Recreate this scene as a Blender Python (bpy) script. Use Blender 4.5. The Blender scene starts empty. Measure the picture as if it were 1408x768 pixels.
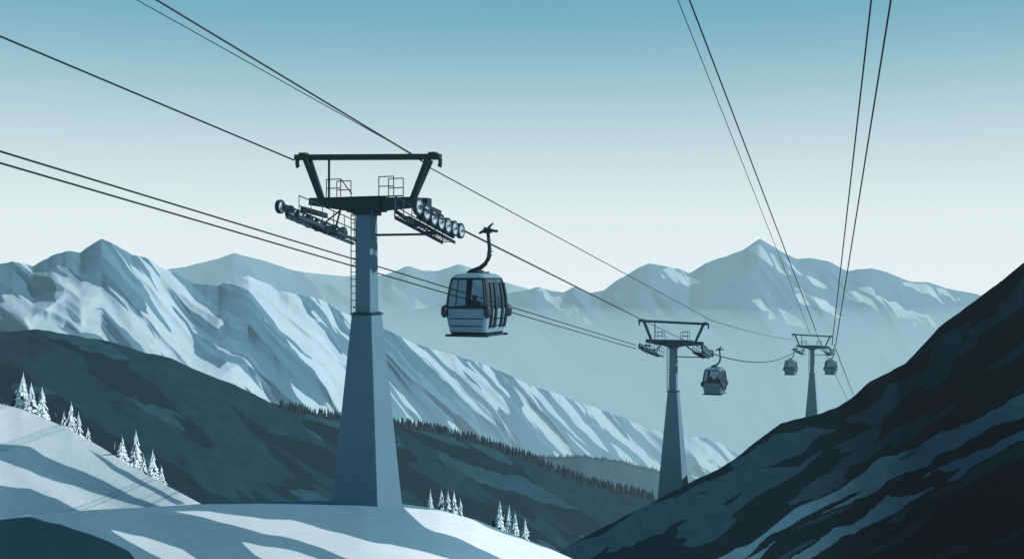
import bpy, math, random
import numpy as np
from mathutils import Vector, Matrix
F=1500.0; CX=704.0; CY=384.0
def P(x,y,d): return Vector(((x-CX)/F*d, d, -(y-CY)/F*d))
def lin(c):
    return tuple(((v/255)/12.92 if v/255<=0.04045 else ((v/255+0.055)/1.055)**2.4) for v in c)
scene=bpy.context.scene
coll=scene.collection
SIG=0.0002; RC=4600.0; HC=220.0
HAZE=lin((162,199,213))
SUN_EL=math.radians(30); SUN_DIR=Vector((0.95,-0.27,0)).normalized()
SUN_V=Vector((SUN_DIR.x*math.cos(SUN_EL),SUN_DIR.y*math.cos(SUN_EL),math.sin(SUN_EL)))
# ---------------------------------------------------------------- noise
_rng=np.random.RandomState(7); _T=_rng.rand(8,256,256)
def vn(x,y,s=0):
    x=np.asarray(x,float);y=np.asarray(y,float)
    ix=np.floor(x).astype(int);iy=np.floor(y).astype(int)
    fx=x-ix;fy=y-iy;fx=fx*fx*(3-2*fx);fy=fy*fy*(3-2*fy)
    T=_T[s%8];o=(s//8)*37
    g=lambda a,b:T[(a+o)%256,(b+o)%256]
    return (g(ix,iy)*(1-fx)+g(ix+1,iy)*fx)*(1-fy)+(g(ix,iy+1)*(1-fx)+g(ix+1,iy+1)*fx)*fy
def fbm(x,y,o=4,s=0):
    t=0;a=.5;n=0
    for i in range(o):
        t=t+a*vn(x*2**i,y*2**i,s+i);n+=a;a*=.5
    return t/n
def smooth1(a,sg):
    r=int(sg*3);k=np.exp(-.5*(np.arange(-r,r+1)/sg)**2);k/=k.sum()
    return np.convolve(np.pad(a,r,mode='edge'),k,mode='valid')
def sdf_poly(X,Y,poly):
    pts=np.array(poly,float);n=len(pts)
    d=np.full(X.shape,1e9);inside=np.zeros(X.shape,bool)
    for i in range(n):
        ax,ay=pts[i];bx,by=pts[(i+1)%n]
        ex,ey=bx-ax,by-ay;wx,wy=X-ax,Y-ay
        t=np.clip((wx*ex+wy*ey)/(ex*ex+ey*ey+1e-9),0,1)
        d=np.minimum(d,np.hypot(wx-ex*t,wy-ey*t))
        c=((ay>Y)!=(by>Y))&(X<(ex)*(Y-ay)/(ey if abs(ey)>1e-9 else 1e-9)+ax)
        inside^=c
    return np.where(inside,d,-d)
def union(X,Y,polys):
    r=np.full(X.shape,-1e9)
    for p in polys: r=np.maximum(r,sdf_poly(X,Y,p))
    return np.clip(r,-30,30)
# ---------------------------------------------------------------- materials
def new_mat(name):
    m=bpy.data.materials.new(name);m.use_nodes=True
    nt=m.node_tree;b=nt.nodes['Principled BSDF'];return m,nt,b
def simple(name,col,rough=.6,metal=0,var=.12,scale=3.0,bump=0.0):
    m,nt,b=new_mat(name)
    tc=nt.nodes.new('ShaderNodeTexCoord');n=nt.nodes.new('ShaderNodeTexNoise');n.inputs['Scale'].default_value=scale;n.inputs['Detail'].default_value=5
    nt.links.new(tc.outputs['Object'],n.inputs['Vector'])
    mx=nt.nodes.new('ShaderNodeMix');mx.data_type='RGBA'
    mx.inputs[6].default_value=(*[c*(1-var) for c in col],1);mx.inputs[7].default_value=(*[min(1,c*(1+var)) for c in col],1)
    nt.links.new(n.outputs['Fac'],mx.inputs[0]);nt.links.new(mx.outputs[2],b.inputs['Base Color'])
    b.inputs['Roughness'].default_value=rough;b.inputs['Metallic'].default_value=metal
    b.inputs['Specular IOR Level'].default_value=.25
    if bump:
        bp=nt.nodes.new('ShaderNodeBump');bp.inputs['Strength'].default_value=bump;nt.links.new(n.outputs['Fac'],bp.inputs['Height']);nt.links.new(bp.outputs['Normal'],b.inputs['Normal'])
    return m
def terrain_mat(name,base,c1,c2,nscale,edge=1.0,wob=3.0,var=.10,bump=.15):
    m,nt,b=new_mat(name)
    L=nt.links.new
    tc=nt.nodes.new('ShaderNodeTexCoord')
    n=nt.nodes.new('ShaderNodeTexNoise');n.inputs['Scale'].default_value=nscale;n.inputs['Detail'].default_value=6;L(tc.outputs['Object'],n.inputs['Vector'])
    def msk(attr):
        a=nt.nodes.new('ShaderNodeAttribute');a.attribute_name=attr
        s=nt.nodes.new('ShaderNodeMath');s.operation='MULTIPLY_ADD';L(n.outputs['Fac'],s.inputs[0]);s.inputs[1].default_value=wob;s.inputs[2].default_value=-wob*.5
        t=nt.nodes.new('ShaderNodeMath');t.operation='ADD';L(a.outputs['Fac'],t.inputs[0]);L(s.outputs[0],t.inputs[1])
        r=nt.nodes.new('ShaderNodeMapRange');r.inputs[1].default_value=-edge;r.inputs[2].default_value=edge;L(t.outputs[0],r.inputs[0]);return r.outputs[0]
    def mix(f,a,bb):
        x=nt.nodes.new('ShaderNodeMix');x.data_type='RGBA'
        L(f,x.inputs[0])
        for k,v in((6,a),(7,bb)):
            if isinstance(v,tuple): x.inputs[k].default_value=(*v,1)
            else: L(v,x.inputs[k])
        return x.outputs[2]
    c=mix(msk('m1'),base,c1);c=mix(msk('m2'),c,c2)
    n2=nt.nodes.new('ShaderNodeTexNoise');n2.inputs['Scale'].default_value=nscale*5;n2.inputs['Detail'].default_value=8;L(tc.outputs['Object'],n2.inputs['Vector'])
    r=nt.nodes.new('ShaderNodeMapRange');r.inputs[1].default_value=.3;r.inputs[2].default_value=.7;r.inputs[3].default_value=1-var;r.inputs[4].default_value=1+var;L(n2.outputs['Fac'],r.inputs[0])
    v=nt.nodes.new('ShaderNodeVectorMath');v.operation='SCALE';L(c,v.inputs[0]);L(r.outputs[0],v.inputs['Scale']);L(v.outputs[0],b.inputs['Base Color'])
    b.inputs['Roughness'].default_value=.9;b.inputs['Specular IOR Level'].default_value=.0
    if bump:
        bp=nt.nodes.new('ShaderNodeBump');bp.inputs['Strength'].default_value=bump;bp.inputs['Distance'].default_value=.5/nscale*.2;L(n2.outputs['Fac'],bp.inputs['Height']);L(bp.outputs['Normal'],b.inputs['Normal'])
    return m
# ---------------------------------------------------------------- terrain sheet
CR={}
def terrain(name,crest,depth,s,ybot,x0,x1,nx,ny,mat,relief=None,m1=None,m2=None,jag=0,jscale=20,back=.5,bstep=None,pw=1.4,seed=0,key=None,sm=25):
    xs=np.linspace(x0,x1,nx)
    c=np.array(crest,float);yc=np.interp(xs,c[:,0],c[:,1])
    yc=smooth1(yc,1.0) if nx>600 else yc
    if jag: yc=yc+jag*(fbm(xs/jscale,xs*0+seed,4,seed)-.5)*2
    dp=np.array(depth,float);Dc=np.interp(xs,dp[:,0],dp[:,1])
    Dc=smooth1(Dc,60/((x1-x0)/nx))
    CR[key or name]=(xs,yc,Dc)
    v=np.linspace(0,1,ny)**pw
    X=np.repeat(xs[None,:],ny,0);Y=yc[None,:]+(ybot-yc[None,:])*v[:,None]
    W=Y-yc[None,:]
    ys=smooth1(yc,sm/((x1-x0)/nx));ys2=smooth1(yc,3*sm/((x1-x0)/nx))
    t1=np.clip(W/50,0,1);t2=np.clip((W-30)/150,0,1)
    yy_=yc[None,:]*(1-t1)+ys[None,:]*t1;yy_=yy_*(1-t2)+ys2[None,:]*t2
    ac=(yy_-CY)/F;A=(Y-CY)/F
    D=Dc[None,:]*(s+ac)/(s+A)
    if relief is not None: D=D*(1+relief(X,Y,W))
    M1=m1(X,Y,W) if m1 else np.full(X.shape,-30.)
    M2=m2(X,Y,W) if m2 else np.full(X.shape,-30.)
    px=(X-CX)/F*D;pz=-(Y-CY)/F*D;py=D
    nb=6;bs=bstep or float(Dc.mean())*.06
    bx=[];by=[];bz=[]
    for k in range(nb,0,-1):
        t=bs*k*(1+.25*k)
        d=D[0]+t;bx.append(px[0]);by.append(d);bz.append(pz[0]-back*t-.15*bs*(k>0))
    px=np.vstack([np.array(bx),px]);py=np.vstack([np.array(by),py]);pz=np.vstack([np.array(bz),pz])
    pad=lambda M:np.vstack([np.repeat(M[:1],nb,0),M])
    M1=pad(M1);M2=pad(M2)
    R,C=px.shape
    co=np.stack([px,py,pz],-1).reshape(-1,3)
    idx=np.arange(R*C).reshape(R,C)
    f=np.stack([idx[:-1,:-1],idx[1:,:-1],idx[1:,1:],idx[:-1,1:]],-1).reshape(-1,4)
    me=bpy.data.meshes.new(name);me.from_pydata(co.tolist(),[],f.tolist());me.update()
    for nm,M in(('m1',M1),('m2',M2)):
        at=me.attributes.new(nm,'FLOAT','POINT');at.data.foreach_set('value',M.reshape(-1).astype(np.float32))
    me.polygons.foreach_set('use_smooth',[True]*len(me.polygons))
    me.materials.append(mat)
    o=bpy.data.objects.new(name,me);coll.objects.link(o);return o
# ---------------------------------------------------------------- mesh builder
class MB:
    def __init__(s): s.v=[];s.f=[];s.m=[]
    def add(s,vs,fs,m=0):
        o=len(s.v);s.v+= [tuple(x) for x in vs];s.f+=[tuple(i+o for i in f) for f in fs];s.m+=[m]*len(fs)
    def beam(s,p,q,w,h,m=0,w2=None,h2=None,up=Vector((0,0,1))):
        p=Vector(p);q=Vector(q);d=(q-p).normalized()
        if abs(d.dot(up))>.98: up=Vector((0,1,0))
        a=d.cross(up).normalized();b=a.cross(d).normalized()
        w2=w if w2 is None else w2;h2=h if h2 is None else h2
        vs=[p+a*i*w/2+b*j*h/2 for i,j in((-1,-1),(1,-1),(1,1),(-1,1))]+[q+a*i*w2/2+b*j*h2/2 for i,j in((-1,-1),(1,-1),(1,1),(-1,1))]
        s.add(vs,[(0,3,2,1),(4,5,6,7),(0,1,5,4),(1,2,6,5),(2,3,7,6),(3,0,4,7)],m)
    def tube(s,path,r,m=0,n=8,cap=True):
        path=[Vector(p) for p in path];rs=r if isinstance(r,(list,tuple)) else [r]*len(path)
        vs=[];
        for i,p in enumerate(path):
            d=(path[min(i+1,len(path)-1)]-path[max(i-1,0)]).normalized()
            up=Vector((0,0,1)) if abs(d.z)<.95 else Vector((0,1,0))
            a=d.cross(up).normalized();b=a.cross(d).normalized()
            for k in range(n):
                t=2*math.pi*k/n;vs.append(p+a*math.cos(t)*rs[i]+b*math.sin(t)*rs[i])
        fs=[]
        for i in range(len(path)-1):
            for k in range(n):
                k2=(k+1)%n;fs.append((i*n+k,i*n+k2,(i+1)*n+k2,(i+1)*n+k))
        if cap: fs.append(tuple(range(n))[::-1]);fs.append(tuple((len(path)-1)*n+k for k in range(n)))
        s.add(vs,fs,m)
    def wheel(s,c,r,w,m_t=0,m_d=1,n=20):
        c=Vector(c)
        prof=[(0,.62),(.2,.62),(.22,.2),(.70,.2),(.74,.5),(.97,.5),(1.0,.38),(1.0,-.38),(.97,-.5),(.74,-.5),(.70,-.2),(.22,-.2),(.2,-.62),(0,-.62)]
        for i in range(len(prof)-1):
            r0,x0=prof[i];r1,x1=prof[i+1]
            vs=[]
            for rr,xx in((r0,x0),(r1,x1)):
                for k in range(n):
                    t=2*math.pi*k/n;vs.append(c+Vector((xx*w,rr*r*math.cos(t),rr*r*math.sin(t))))
            fs=[(k,(k+1)%n,n+(k+1)%n,n+k) for k in range(n)]
            s.add(vs,fs,m_t if 4<=i<=8 else m_d)
    def obj(s,name,mats,parent=None,smooth=False,bevel=0):
        me=bpy.data.meshes.new(name);me.from_pydata(s.v,[],s.f);me.update()
        for m in mats: me.materials.append(m)
        me.polygons.foreach_set('material_index',s.m)
        if smooth: me.polygons.foreach_set('use_smooth',[True]*len(me.polygons))
        o=bpy.data.objects.new(name,me);coll.objects.link(o)
        import bmesh
        bm=bmesh.new();bm.from_mesh(me);bmesh.ops.recalc_face_normals(bm,faces=bm.faces);bm.to_mesh(me);bm.free()
        if bevel:
            b=o.modifiers.new('bevel','BEVEL');b.width=bevel;b.segments=2;b.limit_method='ANGLE'
        if parent: o.parent=parent
        return o
def empty(name,loc,rz=0):
    o=bpy.data.objects.new(name,None);o.location=loc;o.rotation_euler=(0,0,rz);o.empty_display_size=.5;coll.objects.link(o);return o

# ================================================================ TERRAIN
def diag(k,sx,sy,seed,wa=18,oc=3):
    def f(X,Y,W):
        wx=(fbm(X/90.,W/90.,3,seed+3)-.5)*wa*2
        p=(X-k*W+wx)/sx
        n=fbm(p,(W+wx)/sy,oc,seed)
        return 1-np.abs(2*n-1)*1.0
    return f
def rel_far(amp,seed,k=.8,sx=100,sy=150):
    g=diag(k,sx,sy,seed,oc=2);g2=diag(k*1.3,sx*.35,sy*.5,seed+2,oc=2)
    return lambda X,Y,W:-(amp*(g(X,Y,W)-.5)*np.clip(W/15,0.1,1)+amp*.22*(g2(X,Y,W)-.5)*np.clip(W/15,0.05,1))
def mask_noise(k,sx,sy,seed,th,gain=60,fade=None,oc=4):
    def f(X,Y,W):
        wx=(fbm(X/60.,W/60.,3,seed+5)-.5)*40
        n=fbm((X-k*W+wx)/sx,(W+wx*.3)/sy,oc,seed)
        r=(n-th)*gain
        if fade: r=r-np.clip((W-fade[0])/fade[1],0,1)*25
        return r
    return f
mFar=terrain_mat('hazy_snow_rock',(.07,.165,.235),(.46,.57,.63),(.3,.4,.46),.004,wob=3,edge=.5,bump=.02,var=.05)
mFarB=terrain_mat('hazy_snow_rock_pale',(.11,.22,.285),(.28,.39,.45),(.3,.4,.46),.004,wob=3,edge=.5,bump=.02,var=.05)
L0=[(-600,400),(100,395),(150,384),(232,370),(250,368),(275,361),(300,355),(322,348),(345,353),(370,361),(400,371),(430,376),(470,380),(500,376),(530,378),(560,366),(580,371),(600,373),(630,362),(655,371),(680,384),(700,390),(730,398),(760,415),(830,450),(1000,520),(1300,560)]
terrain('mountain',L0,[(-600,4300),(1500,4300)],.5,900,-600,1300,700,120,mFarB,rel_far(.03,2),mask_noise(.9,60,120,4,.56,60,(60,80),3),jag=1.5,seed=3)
R0=[(300,480),(525,431),(560,428),(620,414),(660,410),(700,402),(740,395),(760,400),(775,402),(790,394),(812,403),(830,400),(850,384),(875,370),(892,362),(915,366),(935,370),(948,376),(970,362),(1000,352),(1022,343),(1045,328),(1062,338),(1078,347),(1095,356),(1115,355),(1140,359),(1165,372),(1198,369),(1225,376),(1250,386),(1275,388),(1300,396),(1345,405),(1400,425),(1600,440),(2100,450)]
farpatch=[[(1010,395),(1050,402),(1085,425),(1110,452),(1085,445),(1065,440),(1050,422),(1030,412)],
 [(905,366),(935,370),(965,388),(950,392),(925,390),(905,380)],
 [(740,398),(770,410),(800,432),(822,446),(795,440),(765,425)],
 [(1045,330),(1060,345),(1090,372),(1080,378),(1050,352),(1030,345)],
 [(1160,395),(1200,398),(1250,425),(1290,450),(1260,448),(1210,425),(1170,412)],
 [(1235,385),(1280,395),(1330,412),(1300,415),(1255,402)],
 [(1080,350),(1120,370),(1160,398),(1140,395),(1105,375)],
 [(1085,395),(1125,410),(1160,440),(1140,436),(1105,418)],
 [(640,415),(670,425),(700,446),(675,438),(650,428)]]
def mR(X,Y,W):
    wx=(fbm(X/22.,Y/22.,4,2)-.5)*30;wy=(fbm(X/22.,Y/22.,4,5)-.5)*20
    a=union(X+wx,Y+wy,farpatch)
    sl=mask_noise(1.1,16,60,3,.60,60,oc=3)(X,Y,W)
    return np.minimum(a,-sl)
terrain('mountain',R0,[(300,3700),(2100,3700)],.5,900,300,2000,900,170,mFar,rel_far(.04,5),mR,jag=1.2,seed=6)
L1=[(-900,420),(-300,400),(-100,385),(0,363),(18,358),(45,366),(70,352),(92,343),(110,346),(140,328),(160,338),(180,350),(205,356),(220,366),(240,376),(265,388),(300,393),(325,384),(342,378),(362,388),(385,399),(410,404),(440,411),(468,428),(500,441),(535,455),(560,468),(600,480),(640,493),(690,510),(740,533),(800,553),(850,571),(890,588),(945,600),(970,600),(990,610),(1012,622),(1060,655),(1200,720),(1500,800)]
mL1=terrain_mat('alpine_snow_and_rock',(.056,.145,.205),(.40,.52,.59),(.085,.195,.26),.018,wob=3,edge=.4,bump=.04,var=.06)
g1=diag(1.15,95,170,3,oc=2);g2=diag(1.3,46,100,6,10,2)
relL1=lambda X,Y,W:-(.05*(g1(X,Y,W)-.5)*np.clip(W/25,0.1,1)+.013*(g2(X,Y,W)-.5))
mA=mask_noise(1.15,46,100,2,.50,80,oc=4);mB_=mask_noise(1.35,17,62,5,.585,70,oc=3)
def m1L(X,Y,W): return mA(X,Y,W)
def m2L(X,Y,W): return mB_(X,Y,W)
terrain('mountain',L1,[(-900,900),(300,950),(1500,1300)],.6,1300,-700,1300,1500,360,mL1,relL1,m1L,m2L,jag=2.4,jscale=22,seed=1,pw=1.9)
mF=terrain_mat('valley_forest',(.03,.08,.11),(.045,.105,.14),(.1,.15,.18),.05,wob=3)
F0=[(400,640),(600,632),(700,628),(740,627),(800,627),(850,633),(900,645),(950,664),(1050,690),(1300,730)]
terrain('hill',F0,[(400,620),(1300,620)],.5,1100,400,1300,300,60,mF,rel_far(.02,4),jag=1.5,seed=5,key='f')
H0=[(-700,500),(-200,468),(0,456),(45,452),(75,456),(110,462),(160,471),(195,483),(235,492),(280,513),(330,532),(370,552),(400,562),(470,576),(540,583),(600,590),(660,608),(720,627),(780,652),(840,671),(895,684),(950,700),(1050,740),(1300,800)]
mH=terrain_mat('dark_hillside',(.003,.0165,.027),(.013,.050,.074),(.007,.030,.046),.05,wob=4,edge=.6,bump=.12,var=.18)
relH=rel_far(.020,3,1.6,130,90)
hp=[[(60,458),(120,466),(180,482),(240,500),(300,530),(285,528),(220,508),(165,494),(110,480)],
    [(190,490),(260,508),(340,545),(420,590),(470,620),(400,600),(330,562),(255,525)],
    [(560,610),(640,630),(700,655),(760,680),(800,700),(730,690),(650,660)]]
def mHm(X,Y,W):
    wx=(fbm(X/30.,Y/30.,3,2)-.5)*30;wy=(fbm(X/30.,Y/30.,3,5)-.5)*16
    return np.maximum(union(X+wx,Y+wy,hp),mask_noise(1.9,110,40,5,.62,55)(X,Y,W))
def mHm2(X,Y,W): return mask_noise(1.7,90,60,7,.52,50,oc=3)(X,Y,W)
terrain('hill',H0,[(-700,270),(300,300),(1300,420)],.45,1300,-700,1300,900,220,mH,relH,mHm,mHm2,jag=1.5,seed=2,pw=1.6,key='h')
RS=[(560,900),(700,802),(740,778),(770,757),(810,735),(850,713),(900,688),(950,662),(985,646),(1010,630),(1045,603),(1075,580),(1095,576),(1120,570),(1150,560),(1170,548),(1195,524),(1215,514),(1245,500),(1265,478),(1290,450),(1315,432),(1340,414),(1375,388),(1408,360),(1500,320),(1700,260),(2100,190)]
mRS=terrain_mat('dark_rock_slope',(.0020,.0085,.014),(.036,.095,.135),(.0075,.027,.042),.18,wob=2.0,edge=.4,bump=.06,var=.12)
rsp=[[(985,768),(1040,735),(1075,702),(1130,682),(1180,655),(1215,628),(1260,612),(1310,588),(1360,562),(1412,535),(1500,490),(1500,520),(1412,570),(1375,582),(1340,600),(1300,622),(1270,640),(1235,652),(1200,676),(1150,698),(1105,715),(1070,745),(1035,775),(980,800)],
 [(1230,672),(1290,640),(1340,622),(1412,590),(1500,550),(1500,560),(1412,604),(1370,622),(1330,650),(1290,668),(1240,700),(1190,722),(1150,745),(1110,770),(1080,775),(1130,740),(1180,715)]]
rsd=[[(1165,575),(1200,560),(1225,530),(1262,512),(1290,470),(1330,440),(1318,470),(1280,520),(1240,550),(1205,585)],
 [(1010,640),(1060,600),(1110,588),(1150,590),(1110,615),(1070,635),(1030,650)],
 [(850,725),(930,690),(1000,668),(1060,640),(1100,640),(1040,670),(960,705),(900,735),(840,760)],
 [(1340,450),(1408,400),(1408,412),(1370,440),(1330,480),(1290,530),(1270,535),(1300,490)],
 [(1080,690),(1150,640),(1230,590),(1300,560),(1240,600),(1160,655),(1100,690)]]
def streak(X,Y,sx,sy,seed):  # streaks running up-right, along the slope
    a=X*.87-Y*.5;b=X*.5+Y*.87
    w=(fbm(a/70,b/40,2,seed+1)-.5)*20
    return fbm(a/sx,(b+w)/sy,3,seed)
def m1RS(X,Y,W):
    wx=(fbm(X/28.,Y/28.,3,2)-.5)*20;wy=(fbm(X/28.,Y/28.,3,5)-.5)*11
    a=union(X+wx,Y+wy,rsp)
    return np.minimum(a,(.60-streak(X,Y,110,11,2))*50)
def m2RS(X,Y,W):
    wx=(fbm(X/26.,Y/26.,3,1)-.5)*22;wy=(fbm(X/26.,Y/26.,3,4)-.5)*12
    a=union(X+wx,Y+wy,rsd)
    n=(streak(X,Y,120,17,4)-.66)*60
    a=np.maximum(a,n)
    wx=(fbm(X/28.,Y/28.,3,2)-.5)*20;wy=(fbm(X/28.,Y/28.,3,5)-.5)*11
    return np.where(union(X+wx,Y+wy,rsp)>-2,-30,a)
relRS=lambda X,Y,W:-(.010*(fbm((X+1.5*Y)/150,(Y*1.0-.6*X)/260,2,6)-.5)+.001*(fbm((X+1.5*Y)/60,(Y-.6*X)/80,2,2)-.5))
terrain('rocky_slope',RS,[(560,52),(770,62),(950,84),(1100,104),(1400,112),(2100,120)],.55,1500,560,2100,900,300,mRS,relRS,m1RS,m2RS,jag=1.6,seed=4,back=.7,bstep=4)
S0=[(-700,420),(-200,515),(-60,538),(0,555),(30,562),(60,574),(100,592),(140,615),(180,640),(215,660),(250,678),(280,694),(330,716),(420,745),(560,775),(700,800)]
mS=terrain_mat('snowfield_painted_shade',(.76,.83,.86),(.15,.28,.355),(.36,.48,.55),.25,wob=1.5,edge=.8,var=.04,bump=.06)  # dark stripes are shade between drifts, painted into the snow colour
s_shade=[[(-200,580),(0,608),(40,616),(90,636),(140,660),(185,684),(232,700),(205,700),(150,684),(100,666),(50,650),(0,630),(-200,595)],
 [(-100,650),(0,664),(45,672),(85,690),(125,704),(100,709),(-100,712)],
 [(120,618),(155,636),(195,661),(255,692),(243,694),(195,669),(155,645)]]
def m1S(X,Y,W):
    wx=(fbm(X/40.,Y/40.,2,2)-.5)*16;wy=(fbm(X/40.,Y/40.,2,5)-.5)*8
    return union(X+wx,Y+wy,s_shade)
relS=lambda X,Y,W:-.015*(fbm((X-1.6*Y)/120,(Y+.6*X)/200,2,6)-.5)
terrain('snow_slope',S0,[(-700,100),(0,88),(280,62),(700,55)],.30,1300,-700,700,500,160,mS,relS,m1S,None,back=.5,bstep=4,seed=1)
G0=[(-900,760),(-300,722),(0,712),(60,706),(130,700),(200,697),(280,692),(350,689),(420,688),(500,688),(560,693),(605,700),(650,713),(700,732),(750,751),(800,773),(900,815),(1100,900),(1500,1000),(2100,1100)]
mG=terrain_mat('snow_painted_shade',(.14,.27,.345),(.76,.83,.86),(.018,.050,.072),.3,wob=1.2,edge=.6,var=.04,bump=.06)  # blue base and dark patch are painted snow shade; pale bands read as lit
g_lit=[[(238,702),(290,703),(340,708),(400,716),(450,727),(500,741),(560,752),(650,775),(760,800),(600,800),(500,775),(440,752),(380,736),(320,720),(270,710)],
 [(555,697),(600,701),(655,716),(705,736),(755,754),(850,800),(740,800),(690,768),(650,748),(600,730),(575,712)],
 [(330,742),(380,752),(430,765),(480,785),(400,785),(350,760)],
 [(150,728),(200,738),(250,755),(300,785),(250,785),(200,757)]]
g_shade=[[(-300,722),(0,714),(40,710),(90,720),(140,740),(175,757),(200,790),(-300,790)]]
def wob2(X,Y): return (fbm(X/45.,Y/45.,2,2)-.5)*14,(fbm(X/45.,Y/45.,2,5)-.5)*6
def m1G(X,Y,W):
    wx,wy=wob2(X,Y);a=union(X+wx,Y+wy,g_lit);n=(fbm((X-2.6*Y)/150,(Y)/60,3,3)-.56)*60
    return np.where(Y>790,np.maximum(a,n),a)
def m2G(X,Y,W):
    wx,wy=wob2(X,Y);return union(X+wx,Y+wy,g_shade)
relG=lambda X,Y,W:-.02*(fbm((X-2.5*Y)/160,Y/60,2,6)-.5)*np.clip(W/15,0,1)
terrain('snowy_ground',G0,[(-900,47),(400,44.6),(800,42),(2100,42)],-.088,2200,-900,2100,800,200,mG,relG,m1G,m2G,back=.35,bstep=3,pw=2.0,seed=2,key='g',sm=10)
GZ=-420
me=bpy.data.meshes.new('ground');N=96
vs=[(0,0,GZ)];fs=[]
for r in(600,1500,3000,4500):
    for k in range(N):
        t=2*math.pi*k/N;vs.append((r*math.cos(t),r*math.sin(t),GZ))
for k in range(N): fs.append((0,1+k,1+(k+1)%N))
for j in range(3):
    for k in range(N):
        a=1+j*N+k;b=1+j*N+(k+1)%N;fs.append((a,a+N,b+N,b))
me.from_pydata(vs,[],fs);o=bpy.data.objects.new('ground',me);coll.objects.link(o)
me.materials.append(simple('valley_snow',(.22,.33,.39),.9,0,.08,.002))
def mistlayer(name,z0,z1,r,sig):
    mb=MB();N=64
    ring=lambda z:[(r*math.cos(2*math.pi*k/N),r*math.sin(2*math.pi*k/N),z) for k in range(N)]
    mb.add(ring(z0)+ring(z1),[(k,(k+1)%N,N+(k+1)%N,N+k) for k in range(N)]+[tuple(range(N))[::-1],tuple(range(N,2*N))])
    mm=bpy.data.materials.new(name);mm.use_nodes=True;nt=mm.node_tree;nt.nodes.clear()
    out=nt.nodes.new('ShaderNodeOutputMaterial');ab=nt.nodes.new('ShaderNodeVolumeAbsorption');em=nt.nodes.new('ShaderNodeEmission');ad=nt.nodes.new('ShaderNodeAddShader')
    ab.inputs['Color'].default_value=(0,0,0,1);ab.inputs['Density'].default_value=sig
    em.inputs['Color'].default_value=(*HAZE,1);em.inputs['Strength'].default_value=sig  # haze airlight put in as emission; the volume scatters no light
    nt.links.new(ab.outputs[0],ad.inputs[0]);nt.links.new(em.outputs[0],ad.inputs[1]);nt.links.new(ad.outputs[0],out.inputs['Volume'])
    mb.obj(name,[mm])
mistlayer('mist',-700,HC,RC,SIG)
mistlayer('valley_mist',-690,-85,RC-15,.0006)
# ================================================================ TREES
mSnowTree=simple('snow_on_branches',(.62,.74,.79),.8,0,.1,4)
mGreen=simple('fir_needles',(.010,.032,.044),.8,0,.3,6)
mBark=simple('bark',(.05,.04,.035),.9,0,.3,8)
def fir(mb,base,h,rad,rng,snow=.7,tiers=10,seg=11):
    base=Vector(base)
    mb.tube([base-Vector((0,0,.3)),base+Vector((0,0,h*.5)),base+Vector((0,0,h*.97))],[h*.025,h*.015,h*.003],2,6)
    for t in range(tiers):
        f=t/(tiers-1);z=h*(.08+.80*f);r=rad*(1-f)**.85*rng.uniform(.85,1.1)+rad*.06
        top=z+h*.17*(1-.3*f);ph=rng.uniform(0,6.28);n=seg-int(3*f)
        for k in range(n):
            a=ph+2*math.pi*k/n+rng.uniform(-.2,.2);rr=r*rng.uniform(.65,1.15);da=math.pi/n*rng.uniform(1.0,1.5)
            zt=z-h*.035*rng.uniform(.3,1.5)
            ap=base+Vector((0,0,top));tip=base+Vector((rr*math.cos(a),rr*math.sin(a),zt))
            l=base+Vector((rr*.68*math.cos(a-da),rr*.68*math.sin(a-da),zt+h*.025));q=base+Vector((rr*.68*math.cos(a+da),rr*.68*math.sin(a+da),zt+h*.025))
            mid=base+Vector((rr*.6*math.cos(a),rr*.6*math.sin(a),zt+h*.075))
            m=0 if rng.random()<snow else 1
            mb.add([ap,l,mid,q,tip],[(0,1,2),(0,2,3),(1,4,2),(2,4,3)],m)
            mb.add([ap-Vector((0,0,h*.03)),l,tip,q],[(0,2,1),(0,3,2)],1)
def crest_at(name,x):
    xs,yc,D=CR[name];return np.interp(x,xs,yc),np.interp(x,xs,D)
rng=random.Random(4)
trees=[(32,510,574,.9),(22,530,570,.1),(43,524,577,.9),(58,530,582,.9),(88,563,598,.8),(98,550,606,.9),(108,564,610,.9),(121,586,616,.9),(8,545,566,.1),
 (168,595,642,.9),(187,590,652,.9),(158,606,636,.1),(210,616,664,.9),(222,638,670,.9),(197,622,656,.6),(146,612,630,.1),(76,565,590,.1)]
for (x,yt,yb,sn) in trees:
    yc,D=crest_at('snow_slope',x);D=D+2.5
    h=(yb+8-yt)/F*D;b=P(x,yb+8,D)
    mb=MB();fir(mb,b,h,h*.235,rng,sn,11,12);mb.obj('snowy_fir_tree',[mSnowTree,mGreen,mBark])
trees2=[(592,671,702),(607,669,708),(616,672,712),(624,671,714),(633,683,716),(584,684,700),(687,686,728),(700,692,734),(708,700,738),(722,709,742),(679,704,728),(694,700,731)]
for i,(x,yt,yb) in enumerate(trees2):
    yc,D=crest_at('g',x);D=D+6+rng.random()*2
    yb+=14;h=(yb-yt)/F*D;b=P(x,yb,D)
    mb=MB();fir(mb,b,h,h*.2,rng,.9 if i not in(5,10,11) else .1,10,11);mb.obj('snowy_fir_tree',[mSnowTree,mGreen,mBark])
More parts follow.
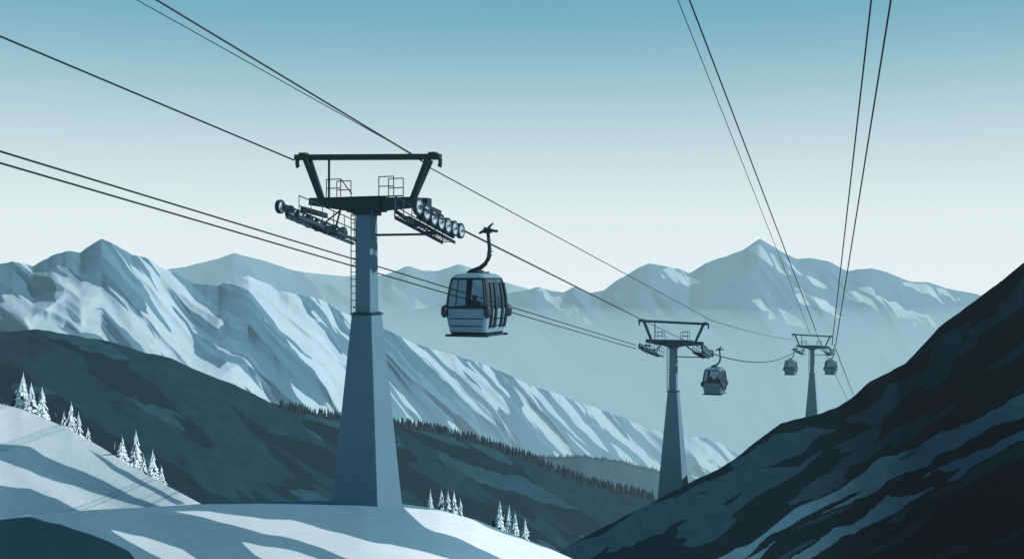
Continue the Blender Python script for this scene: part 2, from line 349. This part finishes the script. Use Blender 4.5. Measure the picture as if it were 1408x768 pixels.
def stand(name,layer,x0,x1,n,hpx,mat,rows=3,seed=0):
    mb=MB();r=random.Random(seed);xs,yc,D=CR[layer]
    for i in range(n):
        x=r.uniform(x0,x1);row=r.random()
        y=np.interp(x,xs,yc)+row*rows;d=np.interp(x,xs,D)*(1-.0)-row*2
        h=hpx*r.uniform(.5,1.25)/F*d;b=P(x,y+2,d)
        for t in range(3):
            z0=h*(.05+.27*t);z1=z0+h*(.48-.05*t);rr=h*.19*(1-.27*t);m=6;ph=r.random()*6
            vv=[b+Vector((rr*(1 if k%2 else .7)*math.cos(ph+k*math.pi*2/m),rr*(1 if k%2 else .7)*math.sin(ph+k*math.pi*2/m),z0)) for k in range(m)]+[b+Vector((0,0,min(z1,h)))]
            mb.add(vv,[(k,(k+1)%m,m) for k in range(m)])
    mb.obj(name,[mat])
mForest=simple('dark_conifers',(.006,.026,.040),.9,0,.2,.2)
stand('distant_forest','h',385,900,1100,13,mForest,4,1)
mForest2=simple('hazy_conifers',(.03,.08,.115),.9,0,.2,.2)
stand('distant_forest','f',640,1000,600,6.5,mForest2,3,2)
# ================================================================ TOWERS
def tower(center_px,top_y,d,yaw,steel,conc,deck,disc,low=9.0):
    X=(center_px-CX)/F*d;ztop=-(top_y-CY)/F*d
    e=empty('cable_car_tower',(X,d,ztop),-math.radians(yaw))
    K=.029;Z=lambda py:(216-py)*K
    def frustum(mb,z0,s0,z1,s1,m=0):
        vs=[(i*s0/2,j*s0/2,z0) for i,j in((-1,-1),(1,-1),(1,1),(-1,1))]+[(i*s1/2,j*s1/2,z1) for i,j in((-1,-1),(1,-1),(1,1),(-1,1))]
        mb.add(vs,[(0,3,2,1),(4,5,6,7),(0,1,5,4),(1,2,6,5),(2,3,7,6),(3,0,4,7)],m)
    zb=-low;zf=Z(432)
    slope=(2.08-.90)/(Z(432)-Z(693))
    mb=MB();frustum(mb,zb,.90+slope*(zf-zb),zf,.90);mb.obj('column_base',[conc],e,bevel=.04)
    mb=MB();frustum(mb,zf+.06,.70,Z(290),.62)
    mb.obj('column_shaft',[conc],e,bevel=.04)
    mb=MB();frustum(mb,zf,.98,zf+.06,.98);frustum(mb,Z(296),.86,Z(290),.86)
    for k in range(4):
        for j in(-.3,0,.3):
            a=k*math.pi/2;c=math.cos(a);s=math.sin(a);x=.44*c-j*s;y=.44*s+j*c
            mb.tube([(x,y,zf+.06),(x,y,zf+.11)],.03,0,6)
    mb.obj('flange',[steel],e)
    tl=-.035
    mb=MB()
    mb.beam((-.75,0,Z(281)),(.75,0,Z(281)),.62,.62)
    mb.beam((-.75,0,Z(281)),(-2.55,0,Z(275)),.5,.52,0,.4,.3)
    mb.beam((.75,0,Z(281)),(2.75,0,Z(280)),.5,.52,0,.4,.3)
    mb.beam((-2.4,-.95,Z(287)),(-2.4,.95,Z(293)),.16,.2);mb.beam((2.75,-.95,Z(285)),(2.75,.95,Z(293)),.16,.2)
    mb.obj('crossarm',[steel],e,bevel=.015)
    mb=MB();tz=lambda x:tl*x
    mb.beam((-3.28,0,tz(-3.28)),(3.22,0,tz(3.22)),.26,.22)
    for sx in(-1,1):
        o=tz(sx*3)
        mb.beam((sx*2.72,0,-.1+o),(sx*2.02,0,Z(276)),.20,.46,0,.20,.26,up=Vector((0,1,0)))
        mb.beam((sx*3.2,0,-.1+o),(sx*3.2,0,-.32+o),.12,.14);mb.beam((sx*3.12,0,-.3+o),(sx*3.24,0,-.40+o),.1,.1)
        mb.beam((sx*2.9,-.16,.14+o),(sx*2.9,.16,.14+o),.3,.08)
    mb.tube([(-1.72,0,-.05),(-1.72,0,Z(271))],.05)
    mb.obj('lifting_frame',[steel],e,bevel=.01)
    mb=MB();r=.022
    def rail(x0,x1,y,z,hh=.72,n=2):
        for k in range(n+1):
            x=x0+(x1-x0)*k/n;mb.tube([(x,y,z),(x,y,z+hh)],r,0,6)
        for q in(.5,1): mb.tube([(x0,y,z+hh*q),(x1,y,z+hh*q)],r,0,6)
    zt=Z(271)
    rail(-1.6,-.95,-.42,zt,.72,1);rail(.75,1.4,-.42,zt,.75,1);rail(-1.6,-.95,.42,zt,.72,1);rail(.75,1.4,.42,zt,.75,1)
    mb.tube([(-.95,-.42,zt+.72),(-.4,-.5,zt+.1)],r,0,6)
    mb.beam((-1.8,-.42,zt-.02),(1.8,-.42,zt-.02),.12,.04);mb.beam((-1.8,.42,zt-.02),(1.8,.42,zt-.02),.12,.04)
    mb.obj('railing',[steel],e)
    for nm,a,b0,b1,n,z0,z1,rw in(('sheave_train_left',-2.45,-2.45,2.45,8,2.80-4.87,1.99-4.87,.27),('sheave_train_right',3.1,-1.8,2.2,7,2.72-4.87,1.98-4.87,.335)):
        mb=MB();L=[]
        for k in range(n):
            t=k/(n-1);b=b0+(b1-b0)*t;z=z0+(z1-z0)*t-.12*math.sin(math.pi*t);L.append((b,z))
            mb.wheel((a,b,z),rw*(1-.05*t),.16,0,1)
            mb.tube([(a-.2,b,z),(a+.14,b,z)],.05,0,8)
        mb.obj(nm,[steel,disc],e)
        mb=MB();side=-1 if a>0 else 1
        ax=a+side*.16
        for k in range(0,n-1,2):
            (p0,q0),(p1,q1)=L[k],L[k+1]
            mb.beam((ax,p0,q0),(ax,p1,q1),.06,.14)
            mb.beam((ax,(p0+p1)/2,(q0+q1)/2),(ax,(p0+p1)/2,(q0+q1)/2-.26),.06,.12)
        s=(z1-z0)/(b1-b0)
        mb.beam((ax,b0+.3,z0+s*.3-.30),(ax,b1-.3,z1-s*.3-.30),.10,.16)
        mb.obj(nm.replace('train','frame'),[steel],e)
        mb=MB();cx=a+side*.62
        off=-.42;bb0=b0-.1;bb1=b1+.25
        zz=lambda b:z0+s*(b-b0)+off
        for dx in(-.28,.28): mb.beam((cx+dx,bb0,zz(bb0)),(cx+dx,bb1,zz(bb1)),.05,.12)
        nn=16
        for k in range(nn+1):
            b=bb0+(bb1-bb0)*k/nn;mb.beam((cx-.28,b,zz(b)+.03),(cx+.28,b,zz(b)+.03),.07,.03)
        for dx in((.28,) if side>0 else (-.28,)):
            for k in range(7):
                b=bb0+(bb1-bb0)*k/6;mb.tube([(cx+dx,b,zz(b)),(cx+dx,b,zz(b)+.8)],.02,0,6)
            for hq in(.42,.8): mb.tube([(cx+dx,bb0,zz(bb0)+hq),(cx+dx,bb1,zz(bb1)+hq)],.022,0,6)
        mb.beam((cx-.3,bb0,zz(bb0)+.4),(cx-.3,bb0,zz(bb0)),.03,.03)
        for b in(-.6,.6): mb.beam((cx-.3,b,zz(b)),(cx+.3,b,zz(b)-.02),.08,.1);mb.beam((cx,b,zz(b)),(1.2 if a>0 else -1.2,0,Z(288)),.06,.06)
        mb.obj(nm.replace('sheave_train','catwalk'),[deck],e)
    mb=MB();mb.beam((.35,.1,Z(323)),(3.0,.1,Z(323)),.08,.09);mb.beam((1.2,.1,Z(292)),(2.5,.1,Z(323)),.05,.06);mb.obj('platform_brace',[steel],e)
    mb=MB();lx=-.52;ly=-.15
    zA=Z(290);zB=Z(432)
    for dy in(-.2,.2): mb.tube([(lx,ly+dy,zA),(lx,ly+dy,zB)],.022,0,6)
    z=zB
    while z<zA:
        mb.tube([(lx,ly-.2,z),(lx,ly+.2,z)],.018,0,6);z+=.28
    for z in(zB+.3,(zA+zB)/2,zA-.3): mb.beam((lx,ly,z),(-.3,ly,z),.04,.04)
    mb.obj('ladder',[steel],e)
    return e
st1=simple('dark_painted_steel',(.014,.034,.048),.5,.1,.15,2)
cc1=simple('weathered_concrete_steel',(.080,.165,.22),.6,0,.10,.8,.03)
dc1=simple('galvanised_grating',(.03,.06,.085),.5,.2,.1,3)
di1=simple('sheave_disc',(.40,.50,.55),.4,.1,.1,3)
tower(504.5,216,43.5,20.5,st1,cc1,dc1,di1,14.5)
st2=simple('steel_haze_mid',(.03,.07,.097),.5,.1,.1,2);cc2=simple('column_haze_mid',(.10,.20,.265),.6,0,.05,1)  # second tower: distance haze put into paler steel, column and disc colours
tower(926,443,99,22,st2,cc2,st2,simple('disc_haze_mid',(.2,.3,.36),.5,.1,.1,3),17.5)
st3=simple('steel_haze_far',(.09,.18,.235),.6,0,.1,2);cc3=simple('column_haze_far',(.17,.31,.385),.6,0,.05,1)  # third tower: stronger haze mixed into the colours, no frost modelled
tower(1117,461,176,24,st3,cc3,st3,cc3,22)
# ================================================================ GONDOLAS
def glass(name,tint,f):
    m,nt,b=new_mat(name);out=nt.nodes['Material Output']
    t=nt.nodes.new('ShaderNodeBsdfTransparent');t.inputs[0].default_value=(*tint,1)
    mx=nt.nodes.new('ShaderNodeMixShader');mx.inputs[0].default_value=f
    b.inputs['Base Color'].default_value=(.04,.08,.11,1);b.inputs['Roughness'].default_value=.08
    nt.links.new(t.outputs[0],mx.inputs[1]);nt.links.new(b.outputs[0],mx.inputs[2]);nt.links.new(mx.outputs[0],out.inputs[0]);return m
mGlass=glass('tinted_glass',(.52,.64,.71),.25)
mPerson=simple('dark_winter_clothes',(.010,.020,.028),.8,0,.1,5)
def gondola(x,yfloor,d,yaw,body,dark,frame,people=(0,),scale=1.0):
    e=empty('gondola_cabin',P(x,yfloor,d),-math.radians(yaw));e.scale=(scale,)*3
    W=1.04;Lh=1.25
    lv=[(0,.80,2),(.10,.86,0),(.34,.90,0),(.39,.912,0),(.66,.955,0),(.71,.963,0),(1.05,1.0,0),(1.12,1.0,2),(1.2,.995,1),(1.75,.945,1),(2.28,.86,1),(2.36,.84,2),(2.46,.80,0),(2.60,.66,0),(2.66,.45,0)]
    def ring(sc,z):
        w=W*sc;l=Lh*(.25+.75*sc);c=.20
        xs_=[-w+c,-w*.42,-.05,.05,w*.42,w-c];ys=[-l+c,-l*.45,-.06,.06,l*.45,l-c]
        p=[]
        for v in xs_: p.append((v,-l))
        p.append((w-c*.29,-l+c*.29))
        for v in ys: p.append((w,v))
        p.append((w-c*.29,l-c*.29))
        for v in reversed(xs_): p.append((v,l))
        p.append((-w+c*.29,l-c*.29))
        for v in reversed(ys): p.append((-w,v))
        p.append((-w+c*.29,-l+c*.29))
        return [(a,b,z) for a,b in p]
    R=[ring(s,z) for z,s,_ in lv];n=len(R[0])
    mb=MB();mg=MB()
    for i in range(len(R)-1):
        kind=lv[i][2]
        for k in range(n):
            k2=(k+1)%n;q=[R[i][k],R[i][k2],R[i+1][k2],R[i+1][k]]
            seg=k%7;sd=k//7
            if kind==1 and seg<5 and not(sd in(1,3) and seg==2):
                mg.add(q,[(0,1,2,3)],0)
            else:
                m=0
                if kind==1: m=1
                if kind==2: m=1
                if i in(2,4) and seg<5: m=1
                mb.add(q,[(0,1,2,3)],m)
    mb.add(R[0],[tuple(range(n))[::-1]],1);mb.add(R[-1],[tuple(range(n))],0)
    mb.obj('cabin_shell',[body,dark],e);mg.obj('windows',[mGlass],e)
    mb=MB()
    for sx in(-1,1): mb.beam((sx*W*.78,-Lh*1.0,-.04),(sx*W*.78,Lh*1.0,-.04),.16,.09)
    for sy in(-1,1): mb.beam((-W*.95,sy*Lh*.92,-.05),(W*.95,sy*Lh*.92,-.05),.14,.10)
    for sy in(-1,1):
        mb.tube([(-W*.8,sy*(Lh+.02),1.16),(W*.8,sy*(Lh+.02),1.16)],.05)
        for sx in(-1,1):
            mb.tube([(sx*(W-.14),sy*(Lh-.02),1.18),(sx*W*.80,sy*(Lh*.93),1.75),(sx*W*.70,sy*(Lh*.885),2.33)],.04)
            mb.tube([(sx*(W-.07),sy*(Lh-.04),.74),(sx*(W-.05),sy*(Lh-.03),.80),(sx*(W-.03),sy*(Lh-.02),.9),(sx*(W-.03),sy*(Lh-.02),1.1),(sx*(W-.05),sy*(Lh-.04),1.22),(sx*(W-.07),sy*(Lh-.04),1.27)],[.07,.14,.17,.16,.12,.05],0,14)
    mb.obj('trim',[dark],e)
    mb=MB()
    for sx in(1,):
        for b in(-.78,-.36,.30,.72):
            pts=[(sx*(W*s+.05),b*(.4+.6*s)*1.15,z) for z,s in((.3,.9),(.72,.965),(1.12,1.0),(1.75,.945),(2.25,.865))]
            for i in range(4): mb.beam(pts[i],pts[i+1],.17,.07,0,up=Vector((sx,0,0)))
    mb.obj('ski_rack',[dark],e)
    mb=MB()
    for sy in(-1,1): mb.beam((-W*.8,sy*.95,.56),(W*.8,sy*.95,.56),.35,.08);mb.beam((-W*.7,sy*.95,.05),(-W*.7,sy*.95,.52),.06,.3);mb.beam((W*.7,sy*.95,.05),(W*.7,sy*.95,.52),.06,.3)
    mb.obj('bench',[dark],e)
    mb=MB();mb.beam((-.35,0,2.68),(.45,0,2.68),.7,.10);mb.beam((-.05,-.3,2.76),(-.05,.3,2.76),.5,.08)
    mb.tube([(-.32,0,2.78),(-.10,0,2.82),(.16,0,2.90),(.40,0,3.08),(.56,0,3.36),(.60,0,3.75),(.55,0,4.2),(.50,0,4.62)],[.05,.09,.10,.10,.095,.09,.08,.08],0,10)
    mb.tube([(.56,0,3.2),(.68,0,3.5)],.035,0,6);mb.tube([(.6,0,3.6),(.74,0,3.62)],.03,0,6)
    mb.obj('hanger_arm',[frame],e,smooth=True)
    mb=MB();mb.tube([(.10,0,4.42),(.3,0,4.52),(.5,0,4.60),(.78,0,4.52),(.98,0,4.50)],[.05,.07,.10,.06,.06],0,8)
    mb.tube([(.5,0,4.55),(.60,0,4.72),(.78,0,4.86)],[.08,.06,.03],0,8)
    mb.tube([(.5,-.35,4.62),(.5,.35,4.56)],.06,0,8)
    mb.beam((.36,0,4.5),(.64,0,4.5),.3,.16)
    mb.obj('grip',[frame],e)
    for i,px_ in enumerate(people):
        me=bpy.data.meshes.new('passenger');V=[(0,0,.0),(0,.0,.30),(0,0,.52),(0,0,.60),(0,-.01,.70),(0,0,.80),(.2,0,.50),(.27,-.05,.26),(.2,-.25,.12),(-.2,0,.5),(-.27,-.05,.26),(-.2,-.25,.12),(.1,-.42,.02),(.1,-.45,-.4),(-.1,-.42,.02),(-.1,-.45,-.4)]
        E=[(0,1),(1,2),(2,3),(3,4),(4,5),(2,6),(6,7),(7,8),(2,9),(9,10),(10,11),(0,12),(12,13),(0,14),(14,15)]
        me.from_pydata(V,E,[]);o=bpy.data.objects.new('passenger',me);coll.objects.link(o);o.parent=e;o.location=(px_,.86,.74);o.scale=(1.18,)*3
        o.modifiers.new('skin','SKIN');rr=[.17,.17,.16,.065,.115,.095,.09,.06,.045,.09,.06,.045,.085,.06,.085,.06]
        for k,v in enumerate(me.skin_vertices[0].data): v.radius=(rr[k],rr[k]);v.use_root=(k==0)
        sb=o.modifiers.new('sub','SUBSURF');sb.levels=2;sb.render_levels=2;me.materials.append(mPerson)
    return e
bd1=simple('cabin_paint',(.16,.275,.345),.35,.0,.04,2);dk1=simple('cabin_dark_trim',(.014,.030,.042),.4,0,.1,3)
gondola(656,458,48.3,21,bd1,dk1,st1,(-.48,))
bd2=simple('cabin_paint_pale',(.13,.24,.305),.5,0,.04,2);dk2=simple('cabin_trim_haze_mid',(.035,.075,.105),.5,0,.1,3)  # trim lightened: distance haze painted into its colour
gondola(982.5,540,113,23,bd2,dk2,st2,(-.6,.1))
bd3=simple('cabin_paint_far',(.13,.24,.31),.5,0,.04,2);dk3=simple('cabin_trim_far',(.08,.16,.21),.5,0,.1,3)  # far trim lighter again, haze painted into the colour
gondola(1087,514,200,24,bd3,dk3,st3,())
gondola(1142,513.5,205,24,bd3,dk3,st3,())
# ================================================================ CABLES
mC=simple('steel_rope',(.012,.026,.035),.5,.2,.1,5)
mC3=simple('steel_rope_far',(.10,.17,.21),.6,0,.1,5)  # lighter rope colour carries painted distance haze
def line(x0,y0,d0,x1,y1,d1,r,mat=mC,sag=0,tx=0.0):
    a=P(x0,y0,d0);b=P(x1,y1,d1);a2=a+(a-b)*tx
    path=[]
    for k in range(41):
        t=k/40;p=a2.lerp(b,t);p.z-=sag*4*t*(1-t);path.append(p)
    mb=MB();mb.tube(path,r,0,8);mb.obj('steel_cable',[mat],smooth=True)
line(0,50,33,404,220,44.6,.034,tx=.5)
line(215,0,36,566,212,42.8,.036,tx=.8)
line(188,0,36,560,208,43.2,.018,tx=.8)
line(0,208,33,874,474,99,.034,tx=.3)
line(0,224,33,874,479,98,.034,tx=.3)
line(566,212,42.8,590,228,42.6,.03)
line(590,230,42.6,972,437,97.5,.024)
line(578,283,40.6,632,316,44.6,.04)
line(632,314,44.6,886,441,97.5,.042)
line(388,280,42.1,472,316,46.6,.04)
line(972,438,97.5,1093,467,176,.04,mC3,.3)
line(886,441,97.5,980,486,99,.03,st2)
line(980,486,99,1094,483,176,.06,st2,1.2)
line(948,0,75,1122,455,176,.062,mC,0,.3)
line(932,0,75,1114,459,176,.034,mC,0,.3)
line(1198,0,75,1144,474,176,.066,mC,0,.3)
line(1225,0,75,1149,474,176,.07,mC,0,.3)
line(1122,458,176,1170,560,330,.07,mC3)
line(1147,474,176,1180,560,330,.09,mC3)
# ================================================================ SKY, SUN, CAMERA
w=bpy.data.worlds.new('World');scene.world=w;w.use_nodes=True;nt=w.node_tree;nt.nodes.clear()
out=nt.nodes.new('ShaderNodeOutputWorld')
sky=nt.nodes.new('ShaderNodeTexSky');sky.sky_type='NISHITA';sky.sun_disc=False;sky.sun_elevation=SUN_EL;sky.sun_rotation=math.atan2(SUN_DIR.x,SUN_DIR.y)
b1=nt.nodes.new('ShaderNodeBackground');b1.inputs[1].default_value=.005;nt.links.new(sky.outputs[0],b1.inputs[0])
tc=nt.nodes.new('ShaderNodeTexCoord');sp=nt.nodes.new('ShaderNodeSeparateXYZ');nt.links.new(tc.outputs['Generated'],sp.inputs[0])
mr=nt.nodes.new('ShaderNodeMapRange');mr.inputs[1].default_value=0;mr.inputs[2].default_value=.5;nt.links.new(sp.outputs[2],mr.inputs[0])
cr=nt.nodes.new('ShaderNodeValToRGB');nt.links.new(mr.outputs[0],cr.inputs[0])
tgt=[(-900,(28,78,108)),(-400,(58,118,147)),(0,(112,171,192)),(60,(132,183,200)),(120,(161,199,211)),(180,(188,213,222)),(240,(210,227,233)),(300,(224,238,242)),(350,(229,242,245)),(384,(231,243,246))]
yy=[t[0] for t in tgt];K=4.0
zs=[0,.012,.024,.036,.05,.07,.09,.115,.14,.17,.20,.23,.26,.32,.42,.5]
el=cr.color_ramp.elements
cols=[]
for i,z in enumerate(zs):
    th=math.asin(z);y=CY-F*math.tan(th)
    t=[np.interp(y,yy,[lin(c[1])[j] for c in tgt]) for j in range(3)]
    Lp=min(RC/math.cos(th),HC/max(math.sin(th),1e-6));T=math.exp(-SIG*Lp)
    cols.append([max(0,(t[j]-HAZE[j]*(1-T))/T)/K for j in range(3)])
el[0].position=0;el[1].position=1.0
el[0].color=(*cols[0],1);el[1].color=(*cols[-1],1)
for z,c in list(zip(zs,cols))[1:-1]:
    e_=el.new(z/.5);e_.color=(*c,1)
b2=nt.nodes.new('ShaderNodeBackground');b2.inputs[1].default_value=K*.96;nt.links.new(cr.outputs[0],b2.inputs[0])
ad=nt.nodes.new('ShaderNodeAddShader');nt.links.new(b1.outputs[0],ad.inputs[0]);nt.links.new(b2.outputs[0],ad.inputs[1]);nt.links.new(ad.outputs[0],out.inputs[0])
sl=bpy.data.lights.new('sun','SUN');sl.energy=4.6;sl.angle=math.radians(.5);sl.color=(1,.98,.94)
so=bpy.data.objects.new('sun',sl);coll.objects.link(so);so.rotation_euler=SUN_V.to_track_quat('Z','Y').to_euler()
cam=bpy.data.cameras.new('camera');cam.sensor_width=36;cam.lens=F/1408*36;cam.clip_end=20000;cam.clip_start=.1
co=bpy.data.objects.new('camera',cam);coll.objects.link(co);co.rotation_euler=(math.pi/2,0,0);scene.camera=co
scene.view_settings.view_transform='Standard';scene.view_settings.look='None'
